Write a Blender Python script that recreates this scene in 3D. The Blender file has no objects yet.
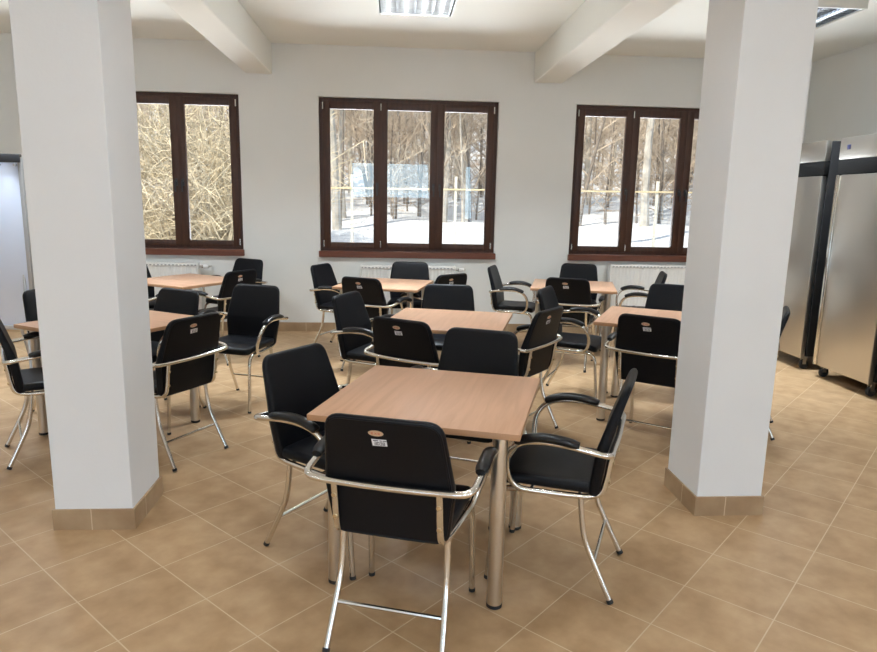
import bpy, bmesh, math, random
from mathutils import Vector, Matrix
from math import sin, cos, pi, radians

scene = bpy.context.scene
C = scene.collection

# ------------------------------------------------------------------ camera
F_PX, PITCH, ROLL, YAW, EYE = 667.465, 0.185631, 0.0200177, -0.0704846, 1.57003
fw = Vector((-sin(YAW)*cos(PITCH), cos(YAW)*cos(PITCH), -sin(PITCH)))
rt = Vector((cos(YAW), sin(YAW), 0.0))
up = rt.cross(fw)
rt2 = cos(ROLL)*rt + sin(ROLL)*up
up2 = -sin(ROLL)*rt + cos(ROLL)*up
cam_data = bpy.data.cameras.new('camera')
cam_data.sensor_fit = 'HORIZONTAL'
cam_data.sensor_width = 36.0
cam_data.lens = F_PX/877*36.0
cam_data.clip_start = 0.05
cam_data.clip_end = 500
cam = bpy.data.objects.new('camera', cam_data)
C.objects.link(cam)
m = Matrix.Identity(4)
for i in range(3):
    m[i][0], m[i][1], m[i][2] = rt2[i], up2[i], -fw[i]
m[0][3], m[1][3], m[2][3] = 0, 0, EYE
cam.matrix_world = m
scene.camera = cam

# ------------------------------------------------------------------ sky, sun, daylight lamps at the inferred and added openings behind the camera
world = bpy.data.worlds.new('sky')
scene.world = world
world.use_nodes = True
wn = world.node_tree.nodes
bg = wn['Background']
bg.inputs['Color'].default_value = (0.62, 0.78, 1.0, 1)
bg.inputs['Strength'].default_value = 0.75

sun_d = bpy.data.lights.new('sun', 'SUN')
sun_d.energy = 6.0
sun_d.angle = radians(0.6)
sun_d.color = (1.0, 0.93, 0.80)
sun = bpy.data.objects.new('sun', sun_d)
C.objects.link(sun)
sun.rotation_euler = Vector((0.62, 0.52, -0.72)).to_track_quat('-Z', 'Y').to_euler()

FRONT_Y = -7.0
TILT = radians(20)          # tips the daylight lamps upwards, standing in for light off sunlit snow
def daylight(name, loc, w, h, radiance, col, heading):
    a = bpy.data.lights.new(name, 'AREA')
    a.shape = 'RECTANGLE'
    a.size, a.size_y = w, h
    a.energy = radiance*pi*w*h
    a.color = col
    o = bpy.data.objects.new(name, a)
    C.objects.link(o)
    o.location = loc
    o.rotation_euler = Vector((cos(heading)*cos(TILT), sin(heading)*cos(TILT), sin(TILT))).to_track_quat('-Z', 'Y').to_euler()
    return o
DAY = (0.66, 0.80, 1.0)
REAR = [(-5.1, -2.2, 0.15, 2.5), (-1.42, 1.22, 1.62, 2.84), (2.45, 2.72, 0.9, 2.82), (3.3, 4.75, 0.15, 2.5)]  # first and last openings are added, to let in more light
for k, (x0, x1, z0, z1) in enumerate(REAR):
    daylight('daylight', ((x0+x1)/2, FRONT_Y-0.75, (z0+z1)/2), x1-x0, z1-z0, [4.5, 7.0, 7.0, 4.5][k], (0.55, 0.82, 1.0) if k in (1, 2) else DAY, pi/2)
RIGHT = [(-6.6, -4.5, 0.15, 2.6), (-4.2, -2.1, 0.15, 2.6)]
for (y0, y1, z0, z1) in RIGHT:
    daylight('daylight', (4.9+0.75, (y0+y1)/2, (z0+z1)/2), y1-y0, z1-z0, 6.0, DAY, pi)

# added lamps below the three sills stand in for snow glare on the ceiling
SNOW_FILL = 11.5
for x0 in (-3.795, -0.85, 2.115):
    o = daylight('snow_fill_light', (x0+1.03, 9.9, 0.50), 2.6, 2.6, SNOW_FILL, (0.90, 0.95, 1.0), -pi/2)
    o.rotation_euler = Vector((0, -0.62, 0.78)).to_track_quat('-Z', 'Y').to_euler()
    o.scale.y = 0.9
    o.data.spread = radians(100)

scene.view_settings.view_transform = 'Standard'
scene.view_settings.look = 'None'
scene.view_settings.gamma = 1.0
scene.view_settings.use_curve_mapping = False
scene.view_settings.exposure = 0.04
scene.cycles.use_denoising = True
scene.cycles.max_bounces = 10
scene.cycles.diffuse_bounces = 6
scene.cycles.transparent_max_bounces = 24

# ------------------------------------------------------------------ materials
def new_mat(name):
    mt = bpy.data.materials.new(name)
    mt.use_nodes = True
    nt = mt.node_tree
    return mt, nt, nt.nodes['Principled BSDF']

def simple(name, col, rough=0.5, metal=0.0, spec=0.5, var=0.0, scale=8.0, bump=0.0, bscale=60.0, coat=0.0):
    mt, nt, b = new_mat(name)
    b.inputs['Base Color'].default_value = (*col, 1)
    b.inputs['Roughness'].default_value = rough
    b.inputs['Metallic'].default_value = metal
    b.inputs['Specular IOR Level'].default_value = spec
    b.inputs['Coat Weight'].default_value = coat
    tc = nt.nodes.new('ShaderNodeTexCoord')
    if var > 0:
        n = nt.nodes.new('ShaderNodeTexNoise'); n.inputs['Scale'].default_value = scale; n.inputs['Detail'].default_value = 5
        nt.links.new(tc.outputs['Object'], n.inputs['Vector'])
        r = nt.nodes.new('ShaderNodeValToRGB')
        r.color_ramp.elements[0].position = 0.3; r.color_ramp.elements[1].position = 0.7
        r.color_ramp.elements[0].color = (*[c*(1-var) for c in col], 1)
        r.color_ramp.elements[1].color = (*[min(1, c*(1+var)) for c in col], 1)
        nt.links.new(n.outputs['Fac'], r.inputs['Fac'])
        nt.links.new(r.outputs['Color'], b.inputs['Base Color'])
    if bump > 0:
        n2 = nt.nodes.new('ShaderNodeTexNoise'); n2.inputs['Scale'].default_value = bscale; n2.inputs['Detail'].default_value = 3
        nt.links.new(tc.outputs['Object'], n2.inputs['Vector'])
        bp = nt.nodes.new('ShaderNodeBump'); bp.inputs['Strength'].default_value = bump; bp.inputs['Distance'].default_value = 0.003
        nt.links.new(n2.outputs['Fac'], bp.inputs['Height'])
        nt.links.new(bp.outputs['Normal'], b.inputs['Normal'])
    return mt

M = {}
M['wall'] = simple('wall_paint', (0.80, 0.81, 0.79), 0.85, var=0.02, scale=1.5, bump=0.12, bscale=90)
M['ceiling'] = simple('ceiling_paint', (0.87, 0.87, 0.82), 0.9, var=0.015, scale=1.0)
M['pillar'] = simple('pillar_paint', (0.80, 0.815, 0.83), 0.8, var=0.02, scale=2.0, bump=0.12, bscale=90)
M['black'] = simple('black_leatherette', (0.0035, 0.004, 0.006), 0.42, spec=0.20, bump=0.10, bscale=420)
M['pad'] = simple('black_arm_pad', (0.004, 0.004, 0.005), 0.32, spec=0.35)
M['rubber'] = simple('black_rubber', (0.015, 0.015, 0.016), 0.6)
M['chrome'] = simple('chrome', (0.74, 0.72, 0.68), 0.16, metal=1.0)
M['satin'] = simple('satin_steel', (0.66, 0.62, 0.56), 0.30, metal=1.0)
M['screw'] = simple('brass_screw', (0.60, 0.46, 0.28), 0.35, metal=1.0)
M['badge'] = simple('badge_gold', (0.62, 0.45, 0.30), 0.45, metal=0.3)
M['red'] = simple('red_print', (0.55, 0.10, 0.05), 0.5)
M['paper'] = simple('white_paper', (0.80, 0.80, 0.82), 0.7)
M['ink'] = simple('black_ink', (0.05, 0.05, 0.06), 0.7)
M['radiator'] = simple('radiator_enamel', (0.84, 0.83, 0.80), 0.4)
def slots():
    mt, nt, b = new_mat('radiator_slots')
    tc = nt.nodes.new('ShaderNodeTexCoord'); sp = nt.nodes.new('ShaderNodeSeparateXYZ'); nt.links.new(tc.outputs['Object'], sp.inputs[0])
    a = nt.nodes.new('ShaderNodeMath'); a.operation = 'ADD'; a.inputs[1].default_value = 10; nt.links.new(sp.outputs[0], a.inputs[0])
    md = nt.nodes.new('ShaderNodeMath'); md.operation = 'MODULO'; md.inputs[1].default_value = 0.042; nt.links.new(a.outputs[0], md.inputs[0])
    lt = nt.nodes.new('ShaderNodeMath'); lt.operation = 'LESS_THAN'; lt.inputs[1].default_value = 0.022; nt.links.new(md.outputs[0], lt.inputs[0])
    mx = nt.nodes.new('ShaderNodeMixRGB'); mx.inputs['Color1'].default_value = (0.84, 0.83, 0.80, 1); mx.inputs['Color2'].default_value = (0.36, 0.36, 0.36, 1)
    nt.links.new(lt.outputs[0], mx.inputs['Fac']); nt.links.new(mx.outputs['Color'], b.inputs['Base Color'])
    return mt
M['grille'] = slots()
M['plastic_dark'] = simple('dark_plastic', (0.030, 0.032, 0.036), 0.4)
M['plastic_white'] = simple('white_plastic', (0.80, 0.80, 0.80), 0.4)
M['tube'] = simple('white_tube_glass', (0.85, 0.86, 0.87), 0.25)
_b = M['tube'].node_tree.nodes['Principled BSDF']; _b.inputs['Emission Color'].default_value = (0.93, 0.97, 1.0, 1); _b.inputs['Emission Strength'].default_value = 5.0
M['mirror'] = simple('mirror_louvre', (0.85, 0.86, 0.88), 0.08, metal=1.0)
M['housing'] = simple('lamp_housing', (0.78, 0.78, 0.74), 0.5)
M['green'] = simple('display_green', (0.05, 0.35, 0.25), 0.4)
M['logo'] = simple('logo_violet', (0.03, 0.03, 0.07), 0.5, spec=0.2)
M['board'] = simple('whiteboard', (0.68, 0.76, 0.93), 0.5)
M['grey'] = simple('grey_aluminium', (0.45, 0.46, 0.48), 0.4, metal=0.6)
M['snow'] = simple('snow', (0.90, 0.92, 0.96), 0.8, var=0.05, scale=0.6, bump=0.4, bscale=3.0)
M['bark'] = simple('bark', (0.20, 0.165, 0.135), 0.9, var=0.4, scale=3.0)
M['bark_pale'] = simple('pale_bark', (0.50, 0.46, 0.40), 0.9, var=0.3, scale=3.0)
M['twig'] = simple('twig', (0.50, 0.405, 0.31), 0.9, var=0.3, scale=0.8)
M['twig_pale'] = simple('pale_twig', (0.56, 0.48, 0.38), 0.9, var=0.25, scale=0.8)
M['twig_yellow'] = simple('yellow_twig', (0.60, 0.51, 0.36), 0.85, var=0.55, scale=2.2)
M['rail'] = simple('yellow_rail', (0.62, 0.50, 0.30), 0.6)
M['post'] = simple('concrete_post', (0.66, 0.62, 0.52), 0.8)
M['wire'] = simple('wire', (0.45, 0.50, 0.55), 0.5, metal=0.4)

def wood(name, c1, c2, rough, scale, axis, spec=0.5, dist=2.0):
    mt, nt, b = new_mat(name)
    tc = nt.nodes.new('ShaderNodeTexCoord')
    mp = nt.nodes.new('ShaderNodeMapping')
    s = [scale*12]*3; s[axis] = scale
    mp.inputs['Scale'].default_value = s
    n = nt.nodes.new('ShaderNodeTexNoise'); n.inputs['Scale'].default_value = 1.0; n.inputs['Detail'].default_value = 6; n.inputs['Distortion'].default_value = dist*0.3
    r = nt.nodes.new('ShaderNodeValToRGB')
    r.color_ramp.elements[0].position = 0.32; r.color_ramp.elements[1].position = 0.68
    r.color_ramp.elements[0].color = (*c1, 1); r.color_ramp.elements[1].color = (*c2, 1)
    nt.links.new(tc.outputs['Object'], mp.inputs['Vector']); nt.links.new(mp.outputs['Vector'], n.inputs['Vector'])
    nt.links.new(n.outputs['Fac'], r.inputs['Fac']); nt.links.new(r.outputs['Color'], b.inputs['Base Color'])
    b.inputs['Roughness'].default_value = rough
    b.inputs['Specular IOR Level'].default_value = spec
    return mt
M['beech'] = wood('beech_laminate', (0.52, 0.300, 0.182), (0.62, 0.370, 0.238), 0.38, 2.2, 1, 0.45)
M['beech_edge'] = simple('beech_edge', (0.50, 0.28, 0.15), 0.45)
M['frame'] = wood('dark_brown_frame', (0.045, 0.018, 0.010), (0.075, 0.030, 0.016), 0.42, 3.0, 2, 0.4)
M['sill'] = wood('mahogany_sill', (0.115, 0.035, 0.018), (0.165, 0.055, 0.028), 0.38, 3.0, 0, 0.4)

def steel():
    mt, nt, b = new_mat('brushed_steel')
    b.inputs['Base Color'].default_value = (0.62, 0.595, 0.555, 1)
    b.inputs['Metallic'].default_value = 1.0
    b.inputs['Roughness'].default_value = 0.30
    tc = nt.nodes.new('ShaderNodeTexCoord'); mp = nt.nodes.new('ShaderNodeMapping'); mp.inputs['Scale'].default_value = (2, 2, 160)
    n = nt.nodes.new('ShaderNodeTexNoise'); n.inputs['Scale'].default_value = 1.5; n.inputs['Detail'].default_value = 4
    nt.links.new(tc.outputs['Object'], mp.inputs['Vector']); nt.links.new(mp.outputs['Vector'], n.inputs['Vector'])
    mr = nt.nodes.new('ShaderNodeMapRange'); mr.inputs['To Min'].default_value = 0.30; mr.inputs['To Max'].default_value = 0.40
    nt.links.new(n.outputs['Fac'], mr.inputs['Value']); nt.links.new(mr.outputs['Result'], b.inputs['Roughness'])
    bp = nt.nodes.new('ShaderNodeBump'); bp.inputs['Strength'].default_value = 0.012; bp.inputs['Distance'].default_value = 0.002
    nt.links.new(n.outputs['Fac'], bp.inputs['Height']); nt.links.new(bp.outputs['Normal'], b.inputs['Normal'])
    return mt
M['steel'] = steel()

def tiles(name, size, ang, u0, v0, c1, c2, grout, bump=True, uaxis=None):
    """square tiles: object coordinates turned by ang, shifted so a joint passes through (u0, v0)"""
    mt, nt, b = new_mat(name)
    L = nt.links.new
    tc = nt.nodes.new('ShaderNodeTexCoord')
    mp = nt.nodes.new('ShaderNodeMapping'); mp.vector_type = 'POINT'
    mp.inputs['Rotation'].default_value = (0, 0, -ang)
    mp.inputs['Location'].default_value = (-u0, -v0, 0)
    L(tc.outputs['Object'], mp.inputs['Vector'])
    br = nt.nodes.new('ShaderNodeTexBrick')
    br.offset = 0.0; br.squash = 1.0
    br.inputs['Scale'].default_value = 1.0
    br.inputs['Brick Width'].default_value = size
    br.inputs['Row Height'].default_value = size
    br.inputs['Mortar Size'].default_value = 0.0028
    br.inputs['Mortar Smooth'].default_value = 0.25
    br.inputs['Bias'].default_value = 0.0
    br.inputs['Color1'].default_value = (0.44, 0.44, 0.44, 1)
    br.inputs['Color2'].default_value = (0.56, 0.56, 0.56, 1)
    br.inputs['Mortar'].default_value = (0.5, 0.5, 0.5, 1)
    L(mp.outputs['Vector'], br.inputs['Vector'])
    n = nt.nodes.new('ShaderNodeTexNoise'); n.inputs['Scale'].default_value = 6.5; n.inputs['Detail'].default_value = 5; n.inputs['Roughness'].default_value = 0.55
    L(mp.outputs['Vector'], n.inputs['Vector'])
    ad = nt.nodes.new('ShaderNodeMath'); ad.operation = 'ADD'
    sb = nt.nodes.new('ShaderNodeMath'); sb.operation = 'SUBTRACT'; sb.inputs[1].default_value = 0.5
    L(br.outputs['Color'], sb.inputs[0]); L(n.outputs['Fac'], ad.inputs[0]); L(sb.outputs[0], ad.inputs[1])
    r = nt.nodes.new('ShaderNodeValToRGB')
    r.color_ramp.elements[0].position = 0.25; r.color_ramp.elements[1].position = 0.75
    r.color_ramp.elements[0].color = (*c1, 1); r.color_ramp.elements[1].color = (*c2, 1)
    L(ad.outputs[0], r.inputs['Fac'])
    mx = nt.nodes.new('ShaderNodeMixRGB')
    L(br.outputs['Fac'], mx.inputs['Fac']); L(r.outputs['Color'], mx.inputs['Color1'])
    mx.inputs['Color2'].default_value = (*grout, 1)
    L(mx.outputs['Color'], b.inputs['Base Color'])
    b.inputs['Roughness'].default_value = 0.42
    b.inputs['Specular IOR Level'].default_value = 0.35
    inv = nt.nodes.new('ShaderNodeMath'); inv.operation = 'SUBTRACT'; inv.inputs[0].default_value = 1.0
    L(br.outputs['Fac'], inv.inputs[1])
    bp = nt.nodes.new('ShaderNodeBump'); bp.inputs['Strength'].default_value = 0.5; bp.inputs['Distance'].default_value = 0.0015
    L(inv.outputs[0], bp.inputs['Height']); L(bp.outputs['Normal'], b.inputs['Normal'])
    return mt
T_LO, T_HI, GROUT = (0.345, 0.210, 0.102), (0.53, 0.36, 0.205), (0.60, 0.46, 0.30)
M['floor'] = tiles('floor_tiles', 0.347, radians(45.65), -0.1405, 0.1565, T_LO, T_HI, GROUT)

def skirting_mat(name, off):
    """tile skirting: joints every 0.2..0.35 m along object X+Y"""
    mt, nt, b = new_mat(name)
    L = nt.links.new
    tc = nt.nodes.new('ShaderNodeTexCoord'); sp = nt.nodes.new('ShaderNodeSeparateXYZ')
    L(tc.outputs['Object'], sp.inputs[0])
    a = nt.nodes.new('ShaderNodeMath'); a.operation = 'ADD'; L(sp.outputs[0], a.inputs[0]); L(sp.outputs[1], a.inputs[1])
    a2 = nt.nodes.new('ShaderNodeMath'); a2.operation = 'ADD'; L(a.outputs[0], a2.inputs[0]); a2.inputs[1].default_value = 50+off
    md = nt.nodes.new('ShaderNodeMath'); md.operation = 'MODULO'; L(a2.outputs[0], md.inputs[0]); md.inputs[1].default_value = 0.347
    lt = nt.nodes.new('ShaderNodeMath'); lt.operation = 'LESS_THAN'; L(md.outputs[0], lt.inputs[0]); lt.inputs[1].default_value = 0.005
    n = nt.nodes.new('ShaderNodeTexNoise'); n.inputs['Scale'].default_value = 6.0; n.inputs['Detail'].default_value = 4
    L(tc.outputs['Object'], n.inputs['Vector'])
    r = nt.nodes.new('ShaderNodeValToRGB'); r.color_ramp.elements[0].position = 0.3; r.color_ramp.elements[1].position = 0.7
    r.color_ramp.elements[0].color = (0.33, 0.215, 0.12, 1); r.color_ramp.elements[1].color = (0.46, 0.33, 0.20, 1)
    L(n.outputs['Fac'], r.inputs['Fac'])
    mx = nt.nodes.new('ShaderNodeMixRGB'); L(lt.outputs[0], mx.inputs['Fac']); L(r.outputs['Color'], mx.inputs['Color1']); mx.inputs['Color2'].default_value = (0.62, 0.5, 0.34, 1)
    L(mx.outputs['Color'], b.inputs['Base Color'])
    b.inputs['Roughness'].default_value = 0.45
    return mt

def glass():
    mt = bpy.data.materials.new('window_glass'); mt.use_nodes = True
    nt = mt.node_tree; nt.nodes.remove(nt.nodes['Principled BSDF'])
    tr = nt.nodes.new('ShaderNodeBsdfTransparent'); tr.inputs[0].default_value = (0.97, 0.98, 0.98, 1)
    gl = nt.nodes.new('ShaderNodeBsdfGlossy'); gl.inputs['Roughness'].default_value = 0.0
    fr = nt.nodes.new('ShaderNodeFresnel'); fr.inputs['IOR'].default_value = 1.5
    mx = nt.nodes.new('ShaderNodeMixShader')
    nt.links.new(fr.outputs[0], mx.inputs[0]); nt.links.new(tr.outputs[0], mx.inputs[1]); nt.links.new(gl.outputs[0], mx.inputs[2])
    nt.links.new(mx.outputs[0], nt.nodes['Material Output'].inputs['Surface'])
    return mt
M['glass'] = glass()

def hill_mat():
    mt, nt, b = new_mat('snowy_ground')
    tc = nt.nodes.new('ShaderNodeTexCoord')
    n = nt.nodes.new('ShaderNodeTexNoise'); n.inputs['Scale'].default_value = 0.9; n.inputs['Detail'].default_value = 8; n.inputs['Roughness'].default_value = 0.7
    nt.links.new(tc.outputs['Object'], n.inputs['Vector'])
    sp = nt.nodes.new('ShaderNodeSeparateXYZ'); nt.links.new(tc.outputs['Object'], sp.inputs[0])
    mr = nt.nodes.new('ShaderNodeMapRange'); mr.inputs['From Min'].default_value = 25; mr.inputs['From Max'].default_value = 36
    mr.inputs['To Min'].default_value = -0.22; mr.inputs['To Max'].default_value = -0.01
    nt.links.new(sp.outputs[1], mr.inputs['Value'])
    ad = nt.nodes.new('ShaderNodeMath'); ad.operation = 'ADD'
    nt.links.new(n.outputs['Fac'], ad.inputs[0]); nt.links.new(mr.outputs['Result'], ad.inputs[1])
    r = nt.nodes.new('ShaderNodeValToRGB')
    r.color_ramp.elements[0].position = 0.47; r.color_ramp.elements[0].color = (0.90, 0.92, 0.96, 1)
    r.color_ramp.elements[1].position = 0.60; r.color_ramp.elements[1].color = (0.46, 0.34, 0.24, 1)
    nt.links.new(ad.outputs[0], r.inputs['Fac']); nt.links.new(r.outputs['Color'], b.inputs['Base Color'])
    b.inputs['Roughness'].default_value = 0.9
    return mt
M['hill'] = hill_mat()

# ------------------------------------------------------------------ mesh helpers
def catmull(pts, n):
    P = [Vector(p) for p in pts]
    Q = [2*P[0]-P[1]] + P + [2*P[-1]-P[-2]]
    out = []
    for i in range(1, len(Q)-2):
        a, b, c, d = Q[i-1], Q[i], Q[i+1], Q[i+2]
        for k in range(n):
            t = k/n
            out.append(0.5*((2*b)+(c-a)*t+(2*a-5*b+4*c-d)*t*t+(3*b-a-3*c+d)*t**3))
    out.append(P[-1])
    return out

def add_tube(bm, path, r, n=10, cap=True, squash=None):
    """r: number or list; squash=(a,b) scales the section across / along up"""
    path = [Vector(p) for p in path]
    rings = []
    ref = None
    for i, p in enumerate(path):
        if i == 0: t = path[1]-path[0]
        elif i == len(path)-1: t = path[-1]-path[-2]
        else: t = path[i+1]-path[i-1]
        t.normalize()
        if ref is None:
            ref = Vector((0, 0, 1)) if abs(t.z) < 0.9 else Vector((0, 1, 0))
        u = ref - t*ref.dot(t); u.normalize()
        ref = u
        v = t.cross(u)
        rr = r[i] if isinstance(r, (list, tuple)) else r
        su, sv = squash if squash else (1, 1)
        rings.append([bm.verts.new(p + rr*(su*cos(2*pi*k/n)*u + sv*sin(2*pi*k/n)*v)) for k in range(n)])
    for a, b in zip(rings, rings[1:]):
        for k in range(n):
            bm.faces.new((a[k], a[(k+1) % n], b[(k+1) % n], b[k]))
    if cap:
        bm.faces.new(rings[0][::-1]); bm.faces.new(rings[-1])

def add_box(bm, x0, x1, y0, y1, z0, z1, bevel=0.0, mat=None):
    vs = [bm.verts.new((x, y, z)) for x in (x0, x1) for y in (y0, y1) for z in (z0, z1)]
    idx = [(0, 1, 3, 2), (4, 6, 7, 5), (0, 4, 5, 1), (2, 3, 7, 6), (0, 2, 6, 4), (1, 5, 7, 3)]
    fs = [bm.faces.new([vs[i] for i in f]) for f in idx]
    if mat is not None:
        for v in vs: v.co = mat @ v.co
    if bevel > 0:
        es = list({e for f in fs for e in f.edges})
        bmesh.ops.bevel(bm, geom=es, offset=bevel, segments=2, affect='EDGES', profile=0.5)

def add_lathe(bm, prof, n=20, origin=(0, 0, 0), axis='z'):
    o = Vector(origin)
    def P(r, h, a):
        if axis == 'z': return o+Vector((r*cos(a), r*sin(a), h))
        if axis == 'y': return o+Vector((r*cos(a), h, r*sin(a)))
        return o+Vector((h, r*cos(a), r*sin(a)))
    rings = [[bm.verts.new(P(max(r, 1e-5), h, 2*pi*k/n)) for k in range(n)] for r, h in prof]
    for a, b in zip(rings, rings[1:]):
        for k in range(n):
            bm.faces.new((a[k], a[(k+1) % n], b[(k+1) % n], b[k]))
    bm.faces.new(rings[0][::-1]); bm.faces.new(rings[-1])

def add_cushion(bm, outline, t0, t1, edge, fmap, inner=(0.82, 0.6, 0.35)):
    """closed pad: outline [(u,v)] at thickness t0..t1, rounded rim of radius edge, mapped by fmap(u,v,t)"""
    n = len(outline)
    cu = sum(p[0] for p in outline)/n; cv = sum(p[1] for p in outline)/n
    nor = []
    for i in range(n):
        a, b = outline[i-1], outline[(i+1) % n]
        dx, dy = b[0]-a[0], b[1]-a[1]; l = math.hypot(dx, dy) or 1
        nor.append((dy/l, -dx/l))
    def ring(ins, t, s=1.0):
        return [bm.verts.new(fmap(*(lambda q: (cu+(q[0]-cu)*s, cv+(q[1]-cv)*s))((p[0]-ins*k[0], p[1]-ins*k[1])), t)) for p, k in zip(outline, nor)]
    rings = []
    for s in reversed(inner): rings.append(ring(edge, t0, s))
    for k in range(5):
        a = pi/2*k/4
        rings.append(ring(edge*(1-sin(a)), t0+edge*(1-cos(a))))
    for k in range(1, 5) if abs((t1-t0)-2*edge) < 1e-6 else range(0, 5):
        a = pi/2*k/4
        rings.append(ring(edge*(1-cos(a)), t1-edge*(1-sin(a))))
    for s in inner: rings.append(ring(edge, t1, s))
    for a, b in zip(rings, rings[1:]):
        for k in range(n):
            bm.faces.new((a[k], a[(k+1) % n], b[(k+1) % n], b[k]))
    c0 = bm.verts.new(fmap(cu, cv, t0)); c1 = bm.verts.new(fmap(cu, cv, t1))
    for k in range(n):
        bm.faces.new((c0, rings[0][(k+1) % n], rings[0][k])); bm.faces.new((c1, rings[-1][k], rings[-1][(k+1) % n]))

def rounded_poly(corners, n=6, m=5):
    """corners [(u,v,r)] counter-clockwise -> points, with m extra points along each side"""
    out = []
    N = len(corners)
    segs = []
    for i in range(N):
        p0 = Vector(corners[i-1][:2]); p = Vector(corners[i][:2]); p1 = Vector(corners[(i+1) % N][:2]); r = corners[i][2]
        d0 = (p0-p).normalized(); d1 = (p1-p).normalized()
        ang = d0.angle(d1); l = min(r/math.tan(ang/2), (p0-p).length*0.48, (p1-p).length*0.48)
        a, b = p+d0*l, p+d1*l
        segs.append([((1-t)**2*a+2*t*(1-t)*p+t*t*b) for t in [k/n for k in range(n+1)]])
    for i in range(N):
        out += segs[i]
        a, b = segs[i][-1], segs[(i+1) % N][0]
        out += [a+(b-a)*(k/(m+1)) for k in range(1, m+1)]
    return [(p.x, p.y) for p in out]

def mesh_from(bm, name, mats, smooth=True):
    bmesh.ops.recalc_face_normals(bm, faces=bm.faces)
    me = bpy.data.meshes.new(name)
    bm.to_mesh(me); bm.free()
    for mt in (mats if isinstance(mats, (list, tuple)) else [mats]): me.materials.append(mt)
    if smooth:
        me.shade_smooth()
        if hasattr(me, 'set_sharp_from_angle'): me.set_sharp_from_angle(angle=radians(38))
    return me

def obj(name, bm, mats, parent=None, loc=None, smooth=True):
    o = bpy.data.objects.new(name, mesh_from(bm, name, mats, smooth))
    C.objects.link(o)
    if parent: o.parent = parent
    if loc: o.location = loc
    return o

def tag(o, label, cat, group=None, kind=None):
    o['label'] = label; o['category'] = cat
    if group: o['group'] = group
    if kind: o['kind'] = kind
    return o

def thing(name, label, cat, loc=(0, 0, 0), rotz=0.0, group=None):
    o = bpy.data.objects.new(name, None)
    o.empty_display_size = 0.1
    C.objects.link(o)
    o.location = loc; o.rotation_euler = (0, 0, rotz)
    return tag(o, label, cat, group)

def struct(name, bm, mats, parent=None, smooth=False):
    o = obj(name, bm, mats, parent, smooth=smooth)
    if parent is None: o['kind'] = 'structure'
    return o

def dup(root, loc, rotz, label, group=None):
    def cp(o, parent):
        c = o.copy(); C.objects.link(c)
        if parent: c.parent = parent
        for ch in o.children: cp(ch, c)
        return c
    r = cp(root, None)
    r.location = loc; r.rotation_euler = (0, 0, rotz)
    r['label'] = label
    if group: r['group'] = group
    return r

B = bmesh.new

# ------------------------------------------------------------------ room shell
D = 7.95            # inner face of the window wall
WT = 0.35
XL, XR, H = -6.0, 4.9, 3.25
bm = B(); add_box(bm, XL-WT, XR+WT, FRONT_Y-WT, D+WT, -0.15, 0); struct('floor', bm, M['floor'])
bm = B(); add_box(bm, XL-WT, XR+WT, FRONT_Y-WT, D+WT, H, H+0.2); struct('ceiling', bm, M['ceiling'])
bm = B(); add_box(bm, XL-WT, XL, FRONT_Y-WT, D+WT, 0, H); struct('wall_left', bm, M['wall'])

def wall_with_holes(name, y0, y1, holes, XL=XL, XR=XR, turn=False):
    bm = B()
    xs = sorted({XL, XR} | {h[0] for h in holes} | {h[1] for h in holes})
    for a, b in zip(xs, xs[1:]):
        hh = [h for h in holes if h[0] <= a+1e-6 and h[1] >= b-1e-6]
        if not hh: add_box(bm, a, b, y0, y1, 0, H)
        else:
            add_box(bm, a, b, y0, y1, 0, hh[0][2]); add_box(bm, a, b, y0, y1, hh[0][3], H)
    bmesh.ops.remove_doubles(bm, verts=bm.verts, dist=1e-5)
    if turn:
        for v in bm.verts: v.co.x, v.co.y = v.co.y, v.co.x
    return struct(name, bm, M['wall'])
WZ0, WZ1, WW = 0.945, 2.70, 2.06
WX = [-3.795, -0.85, 2.115]
wall_with_holes('wall_back', D, D+WT, [(x, x+WW, WZ0, WZ1) for x in WX])
wall_with_holes('wall_right', XR, XR+WT, RIGHT, FRONT_Y-WT, D+WT, True)
wall_with_holes('wall_front', FRONT_Y-WT, FRONT_Y, REAR)

# ceiling beams (run from the pillars to the window wall)
for x0, x1 in ((-1.645, -1.355), (1.60, 1.925)):
    bm = B(); add_box(bm, x0, x1, FRONT_Y, D, 2.92, H, 0.012); o = struct('ceiling_beam', bm, M['ceiling']); o['kind'] = 'structure'

# pillars with a tile skirting round their foot
def pillar(x0, x1, y0, y1, off):
    bm = B(); add_box(bm, x0+0.01, x1-0.01, y0+0.01, y1-0.01, 0, 2.925 if x0 < 0 else H, 0.004)
    p = struct('pillar', bm, M['pillar'])
    bm = B()
    t = 0.010
    for a in ((x0, x1, y0, y0+t), (x0, x1, y1-t, y1), (x0, x0+t, y0+t, y1-t), (x1-t, x1, y0+t, y1-t)):
        add_box(bm, *a, 0.0, 0.103)
    struct('skirting', bm, skirting_mat('pillar_skirting', off), p)
pillar(-1.592, -1.215, 3.04, 3.43, 0.08)
pillar(1.557, 1.921, 3.10, 3.49, 0.012)

SK = skirting_mat('wall_skirting', 0.0)
bm = B(); add_box(bm, XL, XR, D-0.011, D, 0, 0.107); struct('baseboard_back', bm, SK)
bm = B(); add_box(bm, XR-0.011, XR, FRONT_Y, D-0.011, 0, 0.107); struct('baseboard_right', bm, SK)
bm = B(); add_box(bm, XL, XL+0.011, FRONT_Y, D-0.011, 0, 0.107); struct('baseboard_left', bm, SK)

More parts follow.
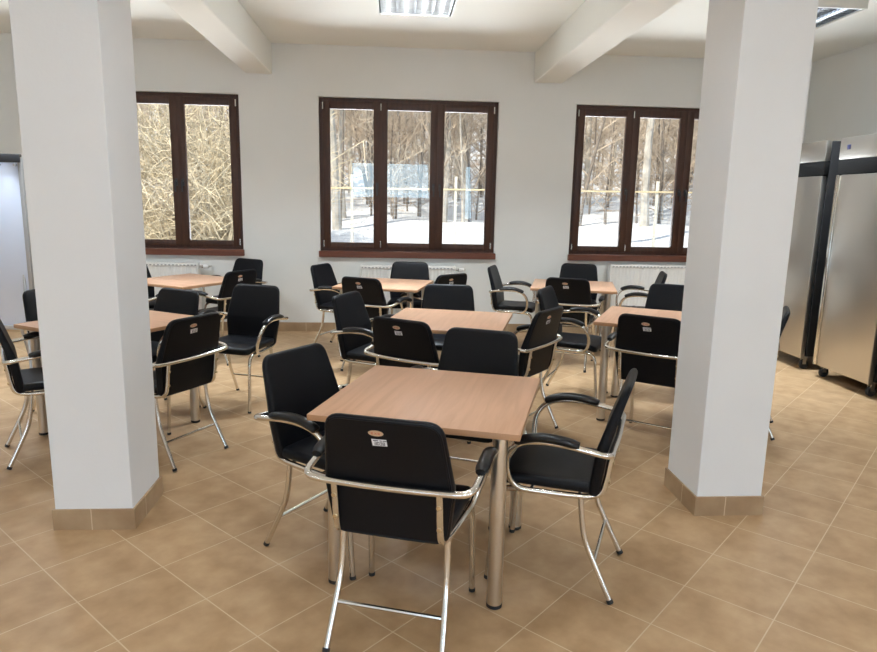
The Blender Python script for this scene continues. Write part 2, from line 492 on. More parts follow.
# ------------------------------------------------------------------ windows
def ring_frame(bm, x0, x1, z0, z1, w, y0, y1, wb=None):
    wb = wb or w
    add_box(bm, x0, x0+w, y0, y1, z0, z1, 0.004); add_box(bm, x1-w, x1, y0, y1, z0, z1, 0.004)
    add_box(bm, x0+w, x1-w, y0, y1, z1-w, z1, 0.004); add_box(bm, x0+w, x1-w, y0, y1, z0, z0+wb, 0.004)

def window(n, x0, handles):
    x1 = x0+WW
    y0 = D+0.045
    zb, zt = WZ0+0.012, WZ1
    bm = B(); ring_frame(bm, x0, x1, zb, zt, 0.045, y0+0.012, y0+0.08)
    wdt = (WW-0.09)/3
    for k in (1, 2):
        xm = x0+0.045+wdt*k
        add_box(bm, xm-0.02, xm+0.02, y0+0.014, y0+0.08, zb+0.045, zt-0.045)
    fr = struct('window_%d' % n, bm, M['frame'])
    for k in range(3):
        a = x0+0.045+wdt*k+(0.0 if k == 0 else 0.003)-0.006
        b = x0+0.045+wdt*(k+1)-(0.0 if k == 2 else 0.003)+0.006
        bm = B(); ring_frame(bm, a, b, zb+0.035, zt-0.040, 0.083, y0, y0+0.06, 0.070)
        s = obj('sash', bm, M['frame'], fr)
        bm = B(); add_box(bm, a+0.078, b-0.078, y0+0.028, y0+0.034, zb+0.10, zt-0.118)
        obj('glass_pane', bm, M['glass'], s, smooth=False)
        bm = B()
        hx = {0: b-0.042, 1: b-0.040, 2: a+0.040}[k]
        add_box(bm, hx-0.014, hx+0.014, y0-0.008, y0+0.002, 1.68, 1.76, 0.003)
        add_tube(bm, [(hx, y0-0.006, 1.735), (hx, y0-0.045, 1.735), (hx, y0-0.050, 1.72), (hx, y0-0.050, 1.61)], 0.009, 8)
        obj('window_handle', bm, M['plastic_dark'], s)
        hx = {0: a+0.004, 1: a+0.006, 2: b-0.006}[k]
        bm = B()
        for z in (zb+0.055, zt-0.13):
            add_lathe(bm, [(0.008, 0), (0.008, 0.075)], 10, (hx, y0-0.006, z))
        obj('hinge', bm, M['chrome'], s)
    bm = B(); add_box(bm, x0-0.012, x1+0.012, D-0.05, D-0.001, WZ0-0.052, WZ0+0.020, 0.006)
    add_box(bm, x0+0.001, x1-0.001, D-0.002, y0+0.03, WZ0+0.001, WZ0+0.020)
    struct('window_sill', bm, M['sill'], fr)
for n, x in enumerate(WX): window(n+1, x, None)

# ------------------------------------------------------------------ radiators
def radiator(x0, x1, z0, z1, label, valve):
    cx = (x0+x1)/2
    r = thing('radiator', label, 'radiator', (cx, D, z0), 0, 'panel radiators under the windows')
    w = (x1-x0)/2; h = z1-z0
    bm = B()
    # ribbed front and back sheet
    nr = int((x1-x0)/0.042)
    prof = []
    for k in range(nr):
        a = -w+0.015+(2*w-0.03)*k/nr; s = (2*w-0.03)/nr
        prof += [(a, 0), (a+s*0.22, 0), (a+s*0.36, -0.004), (a+s*0.86, -0.004), (a+s, 0)]
    prof.append((w-0.015, 0))
    for yo in (-0.122, -0.05):
        lo = [bm.verts.new((px, yo+py, 0.03)) for px, py in prof]; hi = [bm.verts.new((px, yo+py, h-0.035)) for px, py in prof]
        for k in range(len(prof)-1): bm.faces.new((lo[k], lo[k+1], hi[k+1], hi[k]))
    add_box(bm, -w, w, -0.137, -0.118, 0, 0.03, 0.003)
    add_box(bm, -w, w, -0.137, -0.118, h-0.035, h, 0.004)
    obj('panel', bm, M['radiator'], r)
    for sx in (-w, w-0.012):
        bm = B(); add_box(bm, sx, sx+0.012, -0.139, -0.03, 0.0, h, 0.003); obj('side_cover', bm, M['radiator'], r)
    bm = B()
    for k in range(int((2*w-0.04)/0.03)):
        a = -w+0.02+0.03*k; add_box(bm, a, a+0.012, -0.118, -0.04, h-0.008, h-0.001)
    add_box(bm, -w+0.012, w-0.012, -0.118, -0.115, h-0.012, h-0.001); add_box(bm, -w+0.012, w-0.012, -0.043, -0.04, h-0.012, h-0.001)
    obj('top_grille', bm, M['radiator'], r)
    bm = B(); add_box(bm, -w+0.016, w-0.016, -0.1375, -0.1340, h-0.030, h-0.018)
    obj('slot_row', bm, M['grille'], r)
    for sx in (-0.6, 0.6):
        bm = B(); add_box(bm, sx*w-0.015, sx*w+0.015, -0.05, -0.0005, 0.1, h-0.1); obj('wall_bracket', bm, M['radiator'], r)
    if valve:
        bm = B()
        add_tube(bm, [(w, -0.075, h-0.045), (w+0.035, -0.075, h-0.045)], 0.012, 10)
        add_tube(bm, [(w+0.035, -0.075, h-0.06), (w+0.035, -0.075, h-0.03)], 0.016, 10)
        v = obj('valve', bm, M['chrome'], r)
        bm = B(); add_lathe(bm, [(0.016, 0), (0.022, 0.008), (0.024, 0.03), (0.022, 0.055), (0.012, 0.062)], 14, (w+0.045, -0.075, h-0.045), 'x')
        obj('valve_knob', bm, M['plastic_white'], v)
        bm = B(); add_tube(bm, [(w+0.12, -0.0005, h-0.045), (w+0.12, -0.03, h-0.045), (w+0.115, -0.065, h-0.045), (w+0.107, -0.075, h-0.045)], 0.009, 8)
        obj('supply_pipe', bm, M['chrome'], v)
radiator(-3.55, -2.23, 0.21, 0.812, 'white ribbed radiator under the left window, mostly behind the table and left pillar', True)
radiator(-0.375, 0.74, 0.21, 0.81, 'white ribbed radiator under the middle window, behind the chair backs', True)
radiator(2.60, 4.0, 0.12, 0.86, 'white ribbed radiator under the right window beside the right pillar', False)

# ------------------------------------------------------------------ ceiling lamps
def lamp(cx, cy, label, watts=80.0):
    r = thing('ceiling_lamp', label, 'ceiling lamp', (cx, cy, H-0.085), 0, 'square louvred ceiling lamps')
    s = 0.325
    bm = B(); t = 0.012
    add_box(bm, -s, s, -s, s, 0.075, 0.0849)
    for a in ((-s, s, -s, -s+t), (-s, s, s-t, s), (-s, -s+t, -s+t, s-t), (s-t, s, -s+t, s-t)): add_box(bm, *a, 0.0, 0.075)
    obj('housing', bm, M['housing'], r)
    bm = B()
    w = s-t
    for k in range(5):           # V shaped mirror ribs between the tubes
        x = -w+2*w*k/4
        hw = 0.022 if 0 < k < 4 else 0.014
        x = min(max(x, -w+hw), w-hw)
        v = [bm.verts.new(p) for p in ((x-hw, -w, 0.065), (x+hw, -w, 0.065), (x, -w, 0.004), (x-hw, w, 0.065), (x+hw, w, 0.065), (x, w, 0.004))]
        for f in ((0, 1, 2), (3, 5, 4), (0, 2, 5, 3), (1, 4, 5, 2), (0, 3, 4, 1)): bm.faces.new([v[i] for i in f])
    for k in range(12):          # cross blades
        y = -w+2*w*(k+0.5)/12
        add_box(bm, -w, w, y-0.001, y+0.001, 0.004, 0.036)
    obj('louvre', bm, M['mirror'], r, smooth=False)
    for k in range(4):
        x = -w+2*w*(k+0.5)/4
        bm = B(); add_tube(bm, [(x, -w+0.02, 0.060), (x, w-0.02, 0.060)], 0.010, 10)
        obj('fluorescent_tube', bm, M['tube'], r)
        ld = bpy.data.lights.new('tube_light', 'AREA'); ld.shape = 'RECTANGLE'; ld.size = 0.022; ld.size_y = 0.58
        ld.energy = watts/4; ld.color = (0.82, 0.915, 1.0); ld.spread = radians(128)
        lo = bpy.data.objects.new('tube_light', ld); C.objects.link(lo); lo.parent = r; lo.location = (x, 0, 0.048)
lamp(0.183, 5.955, 'square louvred ceiling lamp above the middle of the room between the beams')
lamp(3.50, 5.87, 'square louvred ceiling lamp on the right, partly behind the right pillar')

# lamps of the same grid that light the rest of the room: behind the left pillar, overhead and behind the camera
lamp(-3.13, 5.95, 'square louvred ceiling lamp hidden behind the left pillar')
for cy, row, w in ((2.75, 'above the front table row', 14.0), (-0.45, 'above the camera', 56.0), (-3.65, 'behind the camera', 56.0)):
    for cx, side in ((-3.13, 'left'), (0.183, 'middle'), (3.50, 'right')):
        lamp(cx, cy, 'square louvred ceiling lamp out of view %s, %s of its row' % (row, side), w)

# ------------------------------------------------------------------ refrigerators
def fridge(y0, y1, label, display, logo):
    X0, X1, Z0, Z1 = 4.0, 4.80, 0.115, 2.19
    r = thing('refrigerator', label, 'refrigerator', (X0, (y0+y1)/2, 0), 0, 'stainless steel refrigerators along the right wall')
    w = (y1-y0)/2; d = X1-X0
    bm = B(); add_box(bm, 0.055, d, -w, w, Z0+0.02, Z1-0.004, 0.004); obj('cabinet', bm, M['plastic_dark2'], r)
    bm = B(); add_box(bm, 0.0, 0.05, -w+0.012, w-0.055, Z0, 1.868, 0.008)
    dr = obj('door', bm, M['steel'], r)
    bm = B(); add_box(bm, -0.012, 0.052, w-0.050, w-0.008, Z0, 1.868, 0.007); obj('door_handle', bm, M['chrome'], dr)
    bm = B(); add_box(bm, 0.002, 0.056, -w, w, 1.874, 2.0, 0.004); cp = obj('control_panel', bm, M['band'], r)
    bm = B(); add_box(bm, 0.0, 0.056, -w, w, 2.003, Z1, 0.006); tp = obj('top_panel', bm, M['steel'], r)
    if display:
        bm = B(); add_box(bm, -0.002, 0.003, 0.03, 0.14, 1.915, 1.965, 0.001); q = obj('display', bm, M['ink'], cp)
        bm = B()
        for k in range(4): add_box(bm, -0.003, -0.0015, 0.045+0.022*k, 0.058+0.022*k, 1.93, 1.952)
        obj('display_digits', bm, M['green'], q)
    if logo:
        bm = B(); add_box(bm, -0.002, 0.001, w-0.145, w-0.098, 2.085, 2.125, 0.001); obj('logo_plate', bm, M['logo'], tp)
    for sx in (0.075, d-0.08):
        for sy in (-w+0.06, w-0.06):
            bm = B()
            add_box(bm, sx-0.028, sx+0.028, sy-0.022, sy+0.022, 0.112, 0.134, 0.003)
            add_box(bm, sx-0.02, sx+0.014, sy-0.022, sy-0.018, 0.05, 0.114); add_box(bm, sx-0.02, sx+0.014, sy+0.018, sy+0.022, 0.05, 0.114)
            c = obj('caster', bm, M['satin'], r)
            bm = B(); add_lathe(bm, [(0.040, -0.015), (0.046, -0.009), (0.046, 0.009), (0.040, 0.015)], 18, (sx, sy, 0.046), 'y')
            obj('wheel', bm, M['rubber'], c)
M['plastic_dark2'] = simple('dark_grey_cabinet', (0.022, 0.022, 0.023), 0.6, spec=0.10)
M['band'] = simple('black_control_band', (0.012, 0.012, 0.012), 0.65, spec=0.06)
fridge(5.17, 5.93, 'stainless steel refrigerator with a small square logo, beside the right edge of the photo', False, True)
fridge(6.13, 6.87, 'tall stainless steel refrigerator further back, half hidden behind the right pillar', True, False)
fridge(4.20, 5.01, 'tall stainless steel refrigerator nearest the camera, just a sliver at the right edge', False, False)

# ------------------------------------------------------------------ flip chart at the left
fc = thing('flip_chart', 'white flip chart with dark top clamp at the left edge, behind the left pillar', 'flip chart', (-3.50, 6.0, 0))
bm = B(); add_box(bm, -0.35, 0.35, 0.0, 0.02, 0.42, 1.86, 0.003); obj('board', bm, M['board'], fc)
bm = B(); add_box(bm, -0.36, -0.345, -0.006, 0.026, 0.40, 1.86, 0.002); add_box(bm, 0.345, 0.375, -0.006, 0.026, 0.40, 1.86, 0.002); add_box(bm, -0.345, 0.345, -0.02, 0.026, 0.385, 0.42, 0.002)
obj('board_frame', bm, M['grey'], fc)
bm = B(); add_box(bm, -0.37, 0.37, -0.022, 0.028, 1.815, 1.885, 0.006); tp = obj('top_clamp', bm, M['plastic_dark'], fc)
for x in (-0.2, 0.2, 0.33):
    bm = B(); add_lathe(bm, [(0.012, -0.028), (0.014, -0.010), (0.010, 0.0)], 10, (x, -0.002, 1.795), 'y'); obj('paper_peg', bm, M['grey'], fc)
for p in ([(-0.30, 0.02, 0.9), (-0.42, -0.20, 0.012)], [(0.30, 0.02, 0.9), (0.40, -0.20, 0.012)], [(0, 0.03, 1.5), (0, 0.55, 0.012)]):
    bm = B(); add_tube(bm, p, 0.012, 10); lg = obj('leg', bm, M['grey'], fc)
    bm = B(); add_lathe(bm, [(0.016, 0), (0.016, 0.03)], 10, (p[1][0], p[1][1], 0)); obj('rubber_foot', bm, M['rubber'], lg)

# ------------------------------------------------------------------ tables
TW = 0.83
def make_table(label, x, y, a):
    t = thing('table', label, 'table', (x, y, 0), a, 'beech topped square tables')
    h = TW/2
    bm = B(); add_box(bm, -h, h, -h, h, 0.720, 0.745, 0.0025)
    top = obj('tabletop', bm, [M['beech'], M['beech_edge']], t)
    for f in top.data.polygons:
        if abs(f.normal.z) < 0.5: f.material_index = 1
    for sx, sy in ((-1, -1), (1, -1), (-1, 1), (1, 1)):
        px, py = sx*(h-0.082), sy*(h-0.082)
        bm = B(); add_lathe(bm, [(0.030, 0.016), (0.030, 0.712)], 22, (px, py, 0))
        lg = obj('leg', bm, M['satin'], t)
        bm = B(); add_lathe(bm, [(0.027, 0.0), (0.031, 0.003), (0.031, 0.016), (0.029, 0.018)], 22, (px, py, 0)); obj('foot_cap', bm, M['rubber'], lg)
        bm = B(); add_lathe(bm, [(0.050, 0.706), (0.050, 0.7195)], 20, (px, py, 0)); obj('mounting_plate', bm, M['satin'], lg)
    return t
R = radians
TABLES = [
 ('square beech table nearest the camera, standing between the two pillars', 0.190, 2.784, -17.3),
 ('square beech table directly behind the nearest table, in the middle row', 0.398, 4.640, -15.2),
 ('square beech table at the back under the middle window', -0.072, 6.685, -14.3),
 ('square beech table in the middle row, its right half behind the right pillar', 1.988, 4.775, -27.0),
 ('square beech table at the back near the left end of the right radiator', 1.860, 6.735, -15.0),
 ('square beech table cut across by the left pillar, turned cornerwise', -1.836, 4.493, 59.8),
 ('square beech table under the left window, turned cornerwise beside the left pillar', -2.056, 6.786, 58.3),
]
t0 = None
for lab, x, y, a in TABLES:
    if t0 is None: t0 = make_table(lab, x, y, R(a))
    else: dup(t0, (x, y, 0), R(a), lab)

# ------------------------------------------------------------------ chairs
BY = [(0.425, -0.178), (0.50, -0.186), (0.64, -0.205), (0.76, -0.236), (0.888, -0.272)]
def back_y(z):
    for (z0, y0), (z1, y1) in zip(BY, BY[1:]):
        if z <= z1: return y0+(y1-y0)*(z-z0)/(z1-z0)
    return BY[-1][1]
def back_map(u, v, t):
    # t = 0 rear face, grows towards the sitter; slight concave wrap
    k = 1.0-0.35*max(0.0, (v-0.64)/0.25)
    y = back_y(v)-0.022+t*k+0.10*u*u
    return (u, y, v)
def seat_map(u, v, t):
    z = 0.445+t
    if v > 0.12: z -= 0.9*(v-0.12)**2*3.0
    z -= 0.10*max(0, 0.10-abs(v))*(1-(u/0.22)**2)*t/0.045 if t > 0.02 else 0
    return (u, v, z)

def make_chair(label, x, y, a):
    c = thing('armchair', label, 'chair', (x, y, 0), a, 'black armchairs around the tables')
    # seat
    ol = rounded_poly([(-0.205, -0.185, 0.04), (0.205, -0.185, 0.04), (0.222, 0.215, 0.06), (-0.222, 0.215, 0.06)], 5, 7)
    bm = B(); add_cushion(bm, ol, 0.0, 0.048, 0.020, seat_map); obj('seat', bm, M['black'], c)
    # backrest: outline (x, height)
    ol = rounded_poly([(-0.205, 0.427, 0.045), (0.205, 0.427, 0.045), (0.230, 0.62, 0.20), (0.198, 0.887, 0.062), (-0.198, 0.887, 0.062), (-0.230, 0.62, 0.20)], 6, 5)
    bm = B(); add_cushion(bm, ol, 0.0, 0.044, 0.017, back_map); back = obj('backrest', bm, M['black'], c)
    # piping round the rear edge
    def inset(p, k): return (p[0]*(1-k/0.22), 0.645+(p[1]-0.645)*(1-k/0.25))
    bm = B(); pts = [back_map(*inset(p, 0.010), 0.003) for p in ol]; add_tube(bm, pts+[pts[0]], 0.0045, 6, False)
    obj('piping', bm, M['black'], back)
    # tubular arm frame: rear bar, both arms, seat rails and back supports
    half = [(0.17, -0.240, 0.634), (0.245, -0.240, 0.638), (0.278, -0.231, 0.643), (0.294, -0.203, 0.650), (0.298, -0.15, 0.658), (0.299, -0.07, 0.668), (0.298, 0.03, 0.668), (0.293, 0.105, 0.648),
            (0.282, 0.150, 0.60), (0.262, 0.160, 0.54), (0.240, 0.150, 0.475), (0.226, 0.115, 0.438), (0.214, 0.05, 0.429), (0.200, -0.08, 0.429), (0.190, -0.155, 0.431),
            (0.184, -0.204, 0.452), (0.183, -0.2215, 0.51), (0.183, -0.2295, 0.575), (0.183, -0.239, 0.632)]
    bm = B()
    rt_ = [Vector(p) for p in half]; lf = [Vector((-p[0], p[1], p[2])) for p in half]
    add_tube(bm, catmull(lf[::-1][:-1]+[Vector((-0.17, -0.240, 0.634)), Vector((0, -0.243, 0.632)), Vector((0.17, -0.240, 0.634))]+rt_[1:], 5), 0.0125, 10)
    obj('arm_frame', bm, M['chrome'], c)
    for s in (-1, 1):
        pad = catmull([(s*0.297, -0.125, 0.674), (s*0.299, -0.05, 0.686), (s*0.299, 0.03, 0.686), (s*0.295, 0.095, 0.668), (s*0.291, 0.120, 0.654)], 5)
        n = len(pad)
        rr = [0.022*min(1, 0.72+0.5*min(i, n-1-i)/3) for i in range(n)]
        bm = B(); add_tube(bm, pad, rr, 12, True, (0.82, 1.12)); obj('armrest_pad', bm, M['pad'], c)
        rear = catmull([(s*0.192, -0.128, 0.428), (s*0.193, -0.138, 0.335), (s*0.195, -0.157, 0.245), (s*0.200, -0.200, 0.15), (s*0.207, -0.268, 0.013)], 5)
        front = catmull([(s*0.204, 0.055, 0.424), (s*0.207, 0.130, 0.424), (s*0.209, 0.180, 0.412), (s*0.211, 0.205, 0.375), (s*0.213, 0.215, 0.30), (s*0.216, 0.237, 0.013)], 5)
        for q in (rear, front):
            bm = B(); add_tube(bm, q, 0.0122, 10); lg = obj('leg', bm, M['chrome'], c)
            e = q[-1]; dv = (q[-1]-q[-3]).normalized()
            bm = B(); add_tube(bm, [e-dv*0.006, e+dv*(e.z-0.0035)/max(0.2, -dv.z)*0.9], 0.0135, 10); obj('foot_cap', bm, M['rubber'], lg)
    bm = B(); add_tube(bm, [(-0.199, -0.196, 0.158), (0.199, -0.196, 0.158)], 0.008, 8); obj('stretcher', bm, M['chrome'], c)
    bm = B(); add_tube(bm, [(-0.205, 0.07, 0.430), (0.205, 0.07, 0.430)], 0.008, 8); add_tube(bm, [(-0.193, -0.12, 0.430), (0.193, -0.12, 0.430)], 0.008, 8); obj('seat_cross_bar', bm, M['chrome'], c)
    for s in (-1, 1):
        for z in (0.503, 0.585):
            yy = -0.2205-(z-0.503)*0.12
            bm = B(); add_lathe(bm, [(0.0065, yy-0.0175), (0.0085, yy-0.0155), (0.0085, yy-0.0095)], 10, (s*0.183, 0, z), 'y'); obj('screw', bm, M['screw'], c)
    # oval badge and inventory sticker on the rear of the backrest
    def on_back(x, z, out): return Vector((x, back_y(z)-0.022+0.10*x*x-out, z))
    bx, bz = -0.022, 0.832
    bm = B()
    N = 24
    lo = [bm.verts.new(on_back(bx+0.027*cos(2*pi*k/N), bz+0.0115*sin(2*pi*k/N), -0.001)) for k in range(N)]
    hi = [bm.verts.new(on_back(bx+0.025*cos(2*pi*k/N), bz+0.0100*sin(2*pi*k/N), 0.0022)) for k in range(N)]
    for k in range(N): bm.faces.new((lo[k], lo[(k+1) % N], hi[(k+1) % N], hi[k]))
    bm.faces.new(hi)
    bd = obj('badge', bm, M['badge'], back)
    def strokes(bm, segs, ox, oz, w, h, th, out):
        for (x0, z0, x1, z1) in segs:
            a = Vector((x0*w, 0, z0*h)); b = Vector((x1*w, 0, z1*h)); dv = (b-a).normalized(); nn = Vector((-dv.z, 0, dv.x))*th/2
            a -= dv*th/2; b += dv*th/2
            q = [on_back(ox+p.x, oz+p.z, out) for p in (a-nn, b-nn, b+nn, a+nn)]
            q2 = [on_back(ox+p.x, oz+p.z, out-0.0006) for p in (a-nn, b-nn, b+nn, a+nn)]
            v = [bm.verts.new(p) for p in q]+[bm.verts.new(p) for p in q2]
            for f in ((0, 1, 2, 3), (4, 7, 6, 5), (0, 4, 5, 1), (1, 5, 6, 2), (2, 6, 7, 3), (3, 7, 4, 0)): bm.faces.new([v[i] for i in f])
    G = {'3': [(0, 1, 1, 1), (0, .5, 1, .5), (0, 0, 1, 0), (1, 0, 1, 1)], '0': [(0, 0, 1, 0), (0, 1, 1, 1), (0, 0, 0, 1), (1, 0, 1, 1)],
         '8': [(0, 0, 1, 0), (0, 1, 1, 1), (0, 0, 0, 1), (1, 0, 1, 1), (0, .5, 1, .5)],
         'E': [(0, 0, 0, 1), (0, 0, 1, 0), (0, .5, .8, .5), (0, 1, 1, 1)], 'X': [(0, 0, 1, 1), (0, 1, 1, 0)]}
    bm = B()
    for k, ch in enumerate('EXE'): strokes(bm, G[ch], bx-0.0145+0.0115*k, bz-0.0032, 0.0065, 0.0064, 0.0013, 0.0030)
    obj('badge_lettering', bm, M['red'], bd)
    sx0, sz0, sw, sh = -0.036, 0.785, 0.050, 0.026
    ta = radians(4)
    bm = B()
    q = [(0, 0), (sw, 0.002), (sw-0.002, sh), (-0.003, sh-0.001)]
    v = [bm.verts.new(on_back(sx0+a, sz0+b, 0.0012)) for a, b in q]+[bm.verts.new(on_back(sx0+a, sz0+b, -0.0005)) for a, b in q]
    for f in ((0, 1, 2, 3), (4, 7, 6, 5), (0, 4, 5, 1), (1, 5, 6, 2), (2, 6, 7, 3), (3, 7, 4, 0)): bm.faces.new([v[i] for i in f])
    st = obj('inventory_sticker', bm, M['paper'], back)
    bm = B()
    for k, ch in enumerate('3038'): strokes(bm, G[ch], sx0+0.0075+0.0095*k, sz0+0.0045, 0.0058, 0.0105, 0.0019, 0.0019)
    for k, w in enumerate((0.008, 0.004, 0.006, 0.010)): strokes(bm, [(0, 0, 1, 0)], sx0+0.004+0.011*k, sz0+0.0205, w, 1, 0.0028, 0.0019)
    obj('sticker_print', bm, M['ink'], st)
    return c

CHAIRS = [
 ('black armchair nearest the camera, seen from behind with a numbered sticker, at the front table', 0.055, 2.308, 72.3),
 ('black armchair on the right of the nearest table, seen side-on facing left', 0.713, 2.662, 155.9),
 ('black armchair on the left of the nearest table, facing right', -0.228, 2.884, 325),
 ('black armchair on the far side of the nearest table, facing the camera', 0.380, 3.285, 247),
 ('black armchair with back turned, at the near side of the table behind the nearest one', 0.198, 4.077, 56),
 ('black armchair facing right at the left side of the table behind the nearest one', -0.095, 4.790, 334.5),
 ('black armchair facing the camera at the far side of the table behind the nearest one', 0.430, 5.230, 262),
 ('black armchair turned away at the right side of the table behind the nearest one', 0.825, 4.450, 141),
 ('black armchair with back turned, near side of the table under the middle window', -0.150, 6.174, 60.6),
 ('black armchair standing clear against the wall, left of the table under the middle window', -0.512, 7.01, 336),
 ('black armchair backed to the radiator under the middle window, facing the camera', 0.175, 7.25, 265),
 ('black armchair right of the table under the middle window, only its back top showing', 0.398, 6.530, 129.6),
 ('black armchair seen from behind with a sticker, beside the right pillar', 1.775, 4.241, 53),
 ('black armchair facing right at the left side of the table by the right pillar', 1.492, 5.243, 331.4),
 ('black armchair facing the camera at the far side of the table by the right pillar', 2.340, 5.440, 242),
 ('black armchair mostly behind the right pillar, its back edge showing beside the refrigerators', 2.470, 4.500, 151),
 ('black armchair seen from behind at the near side of the back right table', 1.732, 6.339, 66.9),
 ('black armchair facing right, left of the back right table, between the windows', 1.332, 7.080, 340.5),
 ('black armchair facing the camera at the far side of the back right table', 2.078, 7.318, 254.8),
 ('black armchair facing left in front of the right radiator', 2.536, 6.792, 165),
 ('black armchair turned away with white sticker, right of the table under the left window', -1.658, 6.552, 148.1),
 ('black armchair at the far right corner of the left window table, near the wall', -1.747, 7.40, 238.4),
 ('black armchair behind the table under the left window, almost hidden by the left pillar', -2.520, 7.060, 330),
 ('black armchair between the two left tables, only an arm showing beside the left pillar', -2.310, 6.360, 60),
 ('black armchair seen from behind with a sticker, right beside the left pillar', -1.378, 4.041, 150.3),
 ('black armchair standing out from the left tables, facing the table beside the left pillar', -1.165, 5.089, 250.0),
 ('black armchair facing the camera behind the table cut by the left pillar', -1.720, 4.807, 239.1),
 ('black armchair at the left edge facing right, left of the left pillar', -2.060, 4.090, 30),
 ('black armchair behind the left pillar, its back showing in front of the flip chart', -2.275, 4.900, 330),
]
c0 = None
for lab, x, y, a in CHAIRS:
    if c0 is None: c0 = make_chair(lab, x, y, R(a-90))
    else: dup(c0, (x, y, 0), R(a-90), lab)

# ------------------------------------------------------------------ outside: ground, woods, fence
rnd = random.Random(7)
def ground_z(x, y):
    pts = [(8.2, -0.12), (15, -0.05), (20, 0.22), (26, 0.62), (32, 1.15), (40, 2.4), (55, 6.0), (85, 14.0)]
    z = pts[-1][1]
    for (a, za), (b, zb) in zip(pts, pts[1:]):
        if y <= b:
            z = za+(zb-za)*max(0, (y-a))/(b-a); break
    return z + 0.10*sin(x*0.7+y*0.5)*min(1, max(0, (y-14)/8)) + 0.06*sin(x*1.7-y*1.1)*min(1, max(0, (y-14)/8))
bm = B()
nx, ny = 90, 70
grid = [[bm.verts.new((-45+100*i/nx, D+WT+0.02+76*(j/ny)**1.4, 0)) for i in range(nx+1)] for j in range(ny+1)]
for row in grid:
    for v in row: v.co.z = ground_z(v.co.x, v.co.y)
for j in range(ny):
    for i in range(nx): bm.faces.new((grid[j][i], grid[j][i+1], grid[j+1][i+1], grid[j+1][i]))
struct('ground', bm, M['hill'], smooth=True)

def branch(bm, p, d, L, r, depth, rn, store, nside):
    n = 4 if depth > 0 else 3
    path = [p]; q = p.copy(); dd = d.copy()
    for k in range(n):
        dd = (dd + Vector((rn.uniform(-1, 1), rn.uniform(-1, 1), rn.uniform(-0.4, 0.9)))*0.17).normalized()
        q = q + dd*L/n; path.append(q.copy())
    rr = [r*(1-0.75*k/n) for k in range(n+1)]
    add_tube(bm, path, rr, nside, False)
    if depth > 0:
        m_ = rn.randint(4, 6)
        for k in range(m_):
            t = rn.uniform(0.25, 1.0); i = min(n-1, int(t*n)); f = t*n-i
            a = path[i].lerp(path[i+1], f)
            side = Vector((rn.uniform(-1, 1), rn.uniform(-1, 1), rn.uniform(-0.1, 0.9))).normalized()
            nd = (dd*0.55+side).normalized()
            store.append((a, nd, L*rn.uniform(0.38, 0.62), max(0.011, rr[i]*0.5), depth-1))

def tree_meshes(name, seed, h, r, fork, mats, lean=0.05):
    rn = random.Random(seed)
    bt, bb = B(), B()
    path = [Vector((0, 0, -0.3))]
    d = Vector((rn.uniform(-lean, lean), rn.uniform(-lean, lean), 1)).normalized()
    n = 8
    for k in range(n):
        d = (d+Vector((rn.uniform(-1, 1), rn.uniform(-1, 1), 0.5))*0.06).normalized()
        path.append(path[-1]+d*(h+0.3)/n)
    rr = [r*(1-0.85*(k/n)**1.2) for k in range(n+1)]; rr[0] *= 1.25
    add_tube(bt, path, rr, 8, True)
    todo = []
    for k in range(rn.randint(15, 19)):
        t = fork+(1-fork)*rn.random()**0.9; i = min(n-1, int(t*n)); a = path[i].lerp(path[i+1], t*n-i)
        an = rn.uniform(0, 2*pi)
        dv = Vector((cos(an), sin(an), rn.uniform(0.25, 1.1))).normalized()
        todo.append((a, dv, h*rn.uniform(0.16, 0.32)*(1.2-0.5*t), rr[i]*0.45, 2))
    while todo:
        p, dv, L, q, dep = todo.pop()
        branch(bb, p, dv, L, q, dep, rn, todo, 5 if dep == 2 else 3)
    return mesh_from(bt, name, mats[0]), mesh_from(bb, name+'_branches', mats[1])
KINDS = []
HT = [11, 8.0, 12.5, 7.0, 9.0, 13, 6.0, 7.5]
RD = [0.13, 0.065, 0.15, 0.05, 0.085, 0.13, 0.045, 0.06]
FK = [0.18, 0.08, 0.25, 0.05, 0.12, 0.25, 0.03, 0.06]
for k in range(8):
    KINDS.append(tree_meshes('tree', 11+k, HT[k], RD[k], FK[k], (M['bark_pale'] if k in (2, 5, 7) else M['bark'], M['twig_pale'] if k in (5, 7) else M['twig'])))
def plant(kind, x, y, s, rz, label, group=None):
    a, b = KINDS[kind]
    t = bpy.data.objects.new('bare_tree', a); C.objects.link(t)
    t.location = (x, y, ground_z(x, y)-0.02); t.rotation_euler = (0, 0, rz); t.scale = (s, s, s)
    tag(t, label, 'tree', group)
    br = bpy.data.objects.new('branches', b); C.objects.link(br); br.parent = t
    return t
plant(2, -2.0, 24.5, 1.05, 0.4, 'thick dark leafless tree seen through the left pane of the middle window')
plant(4, 0.05, 27.0, 1.0, 2.0, 'leafless tree in the centre of the middle window, right of the blue reflection')
plant(5, 7.75, 22.0, 0.95, 1.0, 'forked pale leafless tree seen through the left pane of the right window')
spots = []
tries = 0
while len(spots) < 285 and tries < 40000:
    tries += 1
    y = 26+36*rnd.random()**1.25
    x = rnd.uniform(-0.62*y, 0.62*y)+0.07*y
    u = x/y*D                                   # keep to the wedges the three windows look out on
    if not any(w-0.30 < u < w+WW+0.30 for w in WX): continue
    if u < -1.4 and rnd.random() < 0.6: continue
    if any((x-a)**2+(y-b)**2 < 0.6 for a, b in spots): continue
    spots.append((x, y))
for i, (x, y) in enumerate(spots):
    plant(rnd.choice((0, 1, 1, 2, 3, 3, 4, 4, 5, 6, 6, 6, 7, 7)), x, y, rnd.uniform(0.8, 1.2), rnd.uniform(0, 6.28), 'leafless tree in the dense snowy woods beyond the fence', 'trees of the snowy woods')

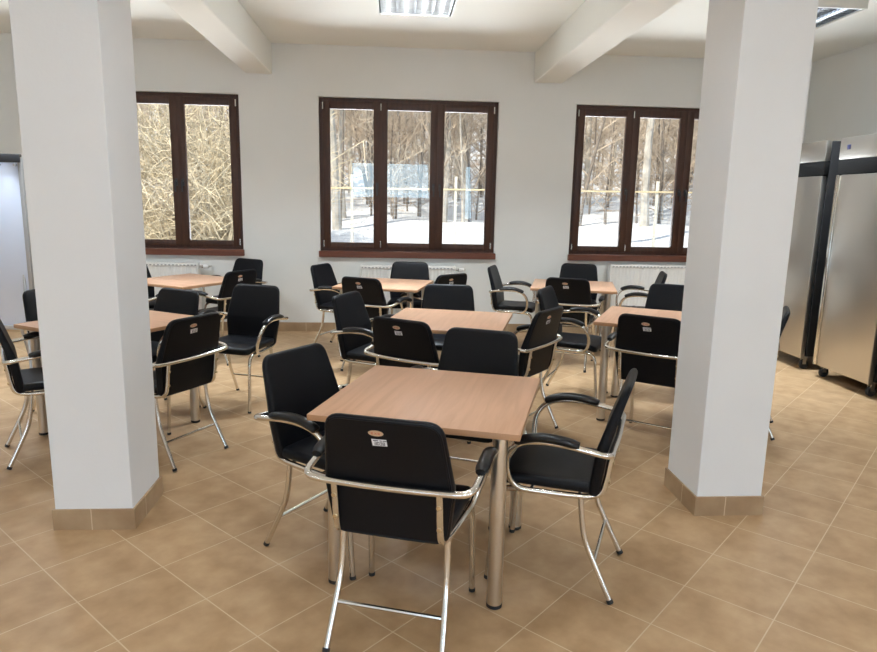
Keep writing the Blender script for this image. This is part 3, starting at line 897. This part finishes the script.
# yellow twiggy shrubs outside the left window
def shrub_mesh(seed):
    rn = random.Random(seed); bm = B()
    for k in range(105):
        an = rn.uniform(0, 2*pi); sp = rn.uniform(0.1, 0.75)
        p = Vector((rn.uniform(-0.25, 0.25), rn.uniform(-0.25, 0.25), -0.05)); d = Vector((cos(an)*sp, sin(an)*sp, 1)).normalized()
        L = rn.uniform(1.6, 4.2); n = 7; path = [p.copy()]
        for j in range(n):
            d = (d+Vector((rn.uniform(-1, 1)*0.26+cos(an)*0.05, rn.uniform(-1, 1)*0.26+sin(an)*0.05, -0.10*j/n+rn.uniform(-.1, .1)))).normalized()
            p = p+d*L/n; path.append(p.copy())
        add_tube(bm, path, [rn.uniform(0.011, 0.022)*(1-0.65*j/n) for j in range(n+1)], 3, False)
        for j in range(9):
            i = rn.randint(2, n-1); a = path[i].lerp(path[i+1] if i+1 <= n else path[i], rn.random())
            dv = Vector((rn.uniform(-1, 1), rn.uniform(-1, 1), rn.uniform(-0.7, 0.8))).normalized(); l = rn.uniform(0.25, 0.8)
            b = a+dv*l*0.5; dv = (dv+Vector((rn.uniform(-1, 1), rn.uniform(-1, 1), rn.uniform(-1, .4)))*0.4).normalized(); c = b+dv*l*0.5
            add_tube(bm, [a, b, c], [0.009, 0.007, 0.005], 3, False)
    return mesh_from(bm, 'shrub', M['twig_yellow'])
SH = [shrub_mesh(3), shrub_mesh(4)]
for i, (x, y, s) in enumerate([(-3.9, 16.0, 1.15), (-5.0, 16.2, 1.1), (-5.9, 17.2, 1.15), (-4.4, 18.0, 1.25), (-5.3, 19.0, 1.3), (-6.6, 19.0, 1.2), (-4.9, 21.0, 1.35), (-3.9, 20.0, 1.0)]):
    o = bpy.data.objects.new('leafless_shrub', SH[i % 2]); C.objects.link(o)
    o.location = (x, y, ground_z(x, y)); o.rotation_euler = (0, 0, i*1.3); o.scale = (s, s, s)
    tag(o, 'tangled yellow leafless shrub filling the view of the left window', 'shrub', 'yellow shrubs outside the left window')

# wire mesh fence with posts and a pale yellow top rail
FY = 14.0
fn = thing('wire_fence', 'wire mesh fence with pale posts and yellow top rail beyond the windows', 'fence', (0, FY, ground_z(0, FY)))
P0, SPN = -0.84, 2.13
px = [P0+SPN*k for k in range(-1, 7)]
for x in px:
    bm = B(); add_box(bm, x-0.027, x+0.027, -0.027, 0.027, -0.2, 2.12, 0.006); obj('post', bm, M['post'], fn)
bm = B(); add_tube(bm, [(px[0], -0.045, 1.83), (px[2], -0.045, 1.86), (px[-1], -0.045, 1.95)], 0.018, 8); obj('top_rail', bm, M['rail'], fn)
bm = B()
x = px[0]
while x < px[-1]:
    add_box(bm, x-0.0018, x+0.0018, -0.042, -0.0385, 0.02, 1.80); x += 0.075
z = 0.03
while z < 1.81:
    add_box(bm, px[0], px[-1], -0.046, -0.0425, z-0.0018, z+0.0018); z += 0.075
obj('wire_mesh', bm, M['wire'], fn, smooth=False)
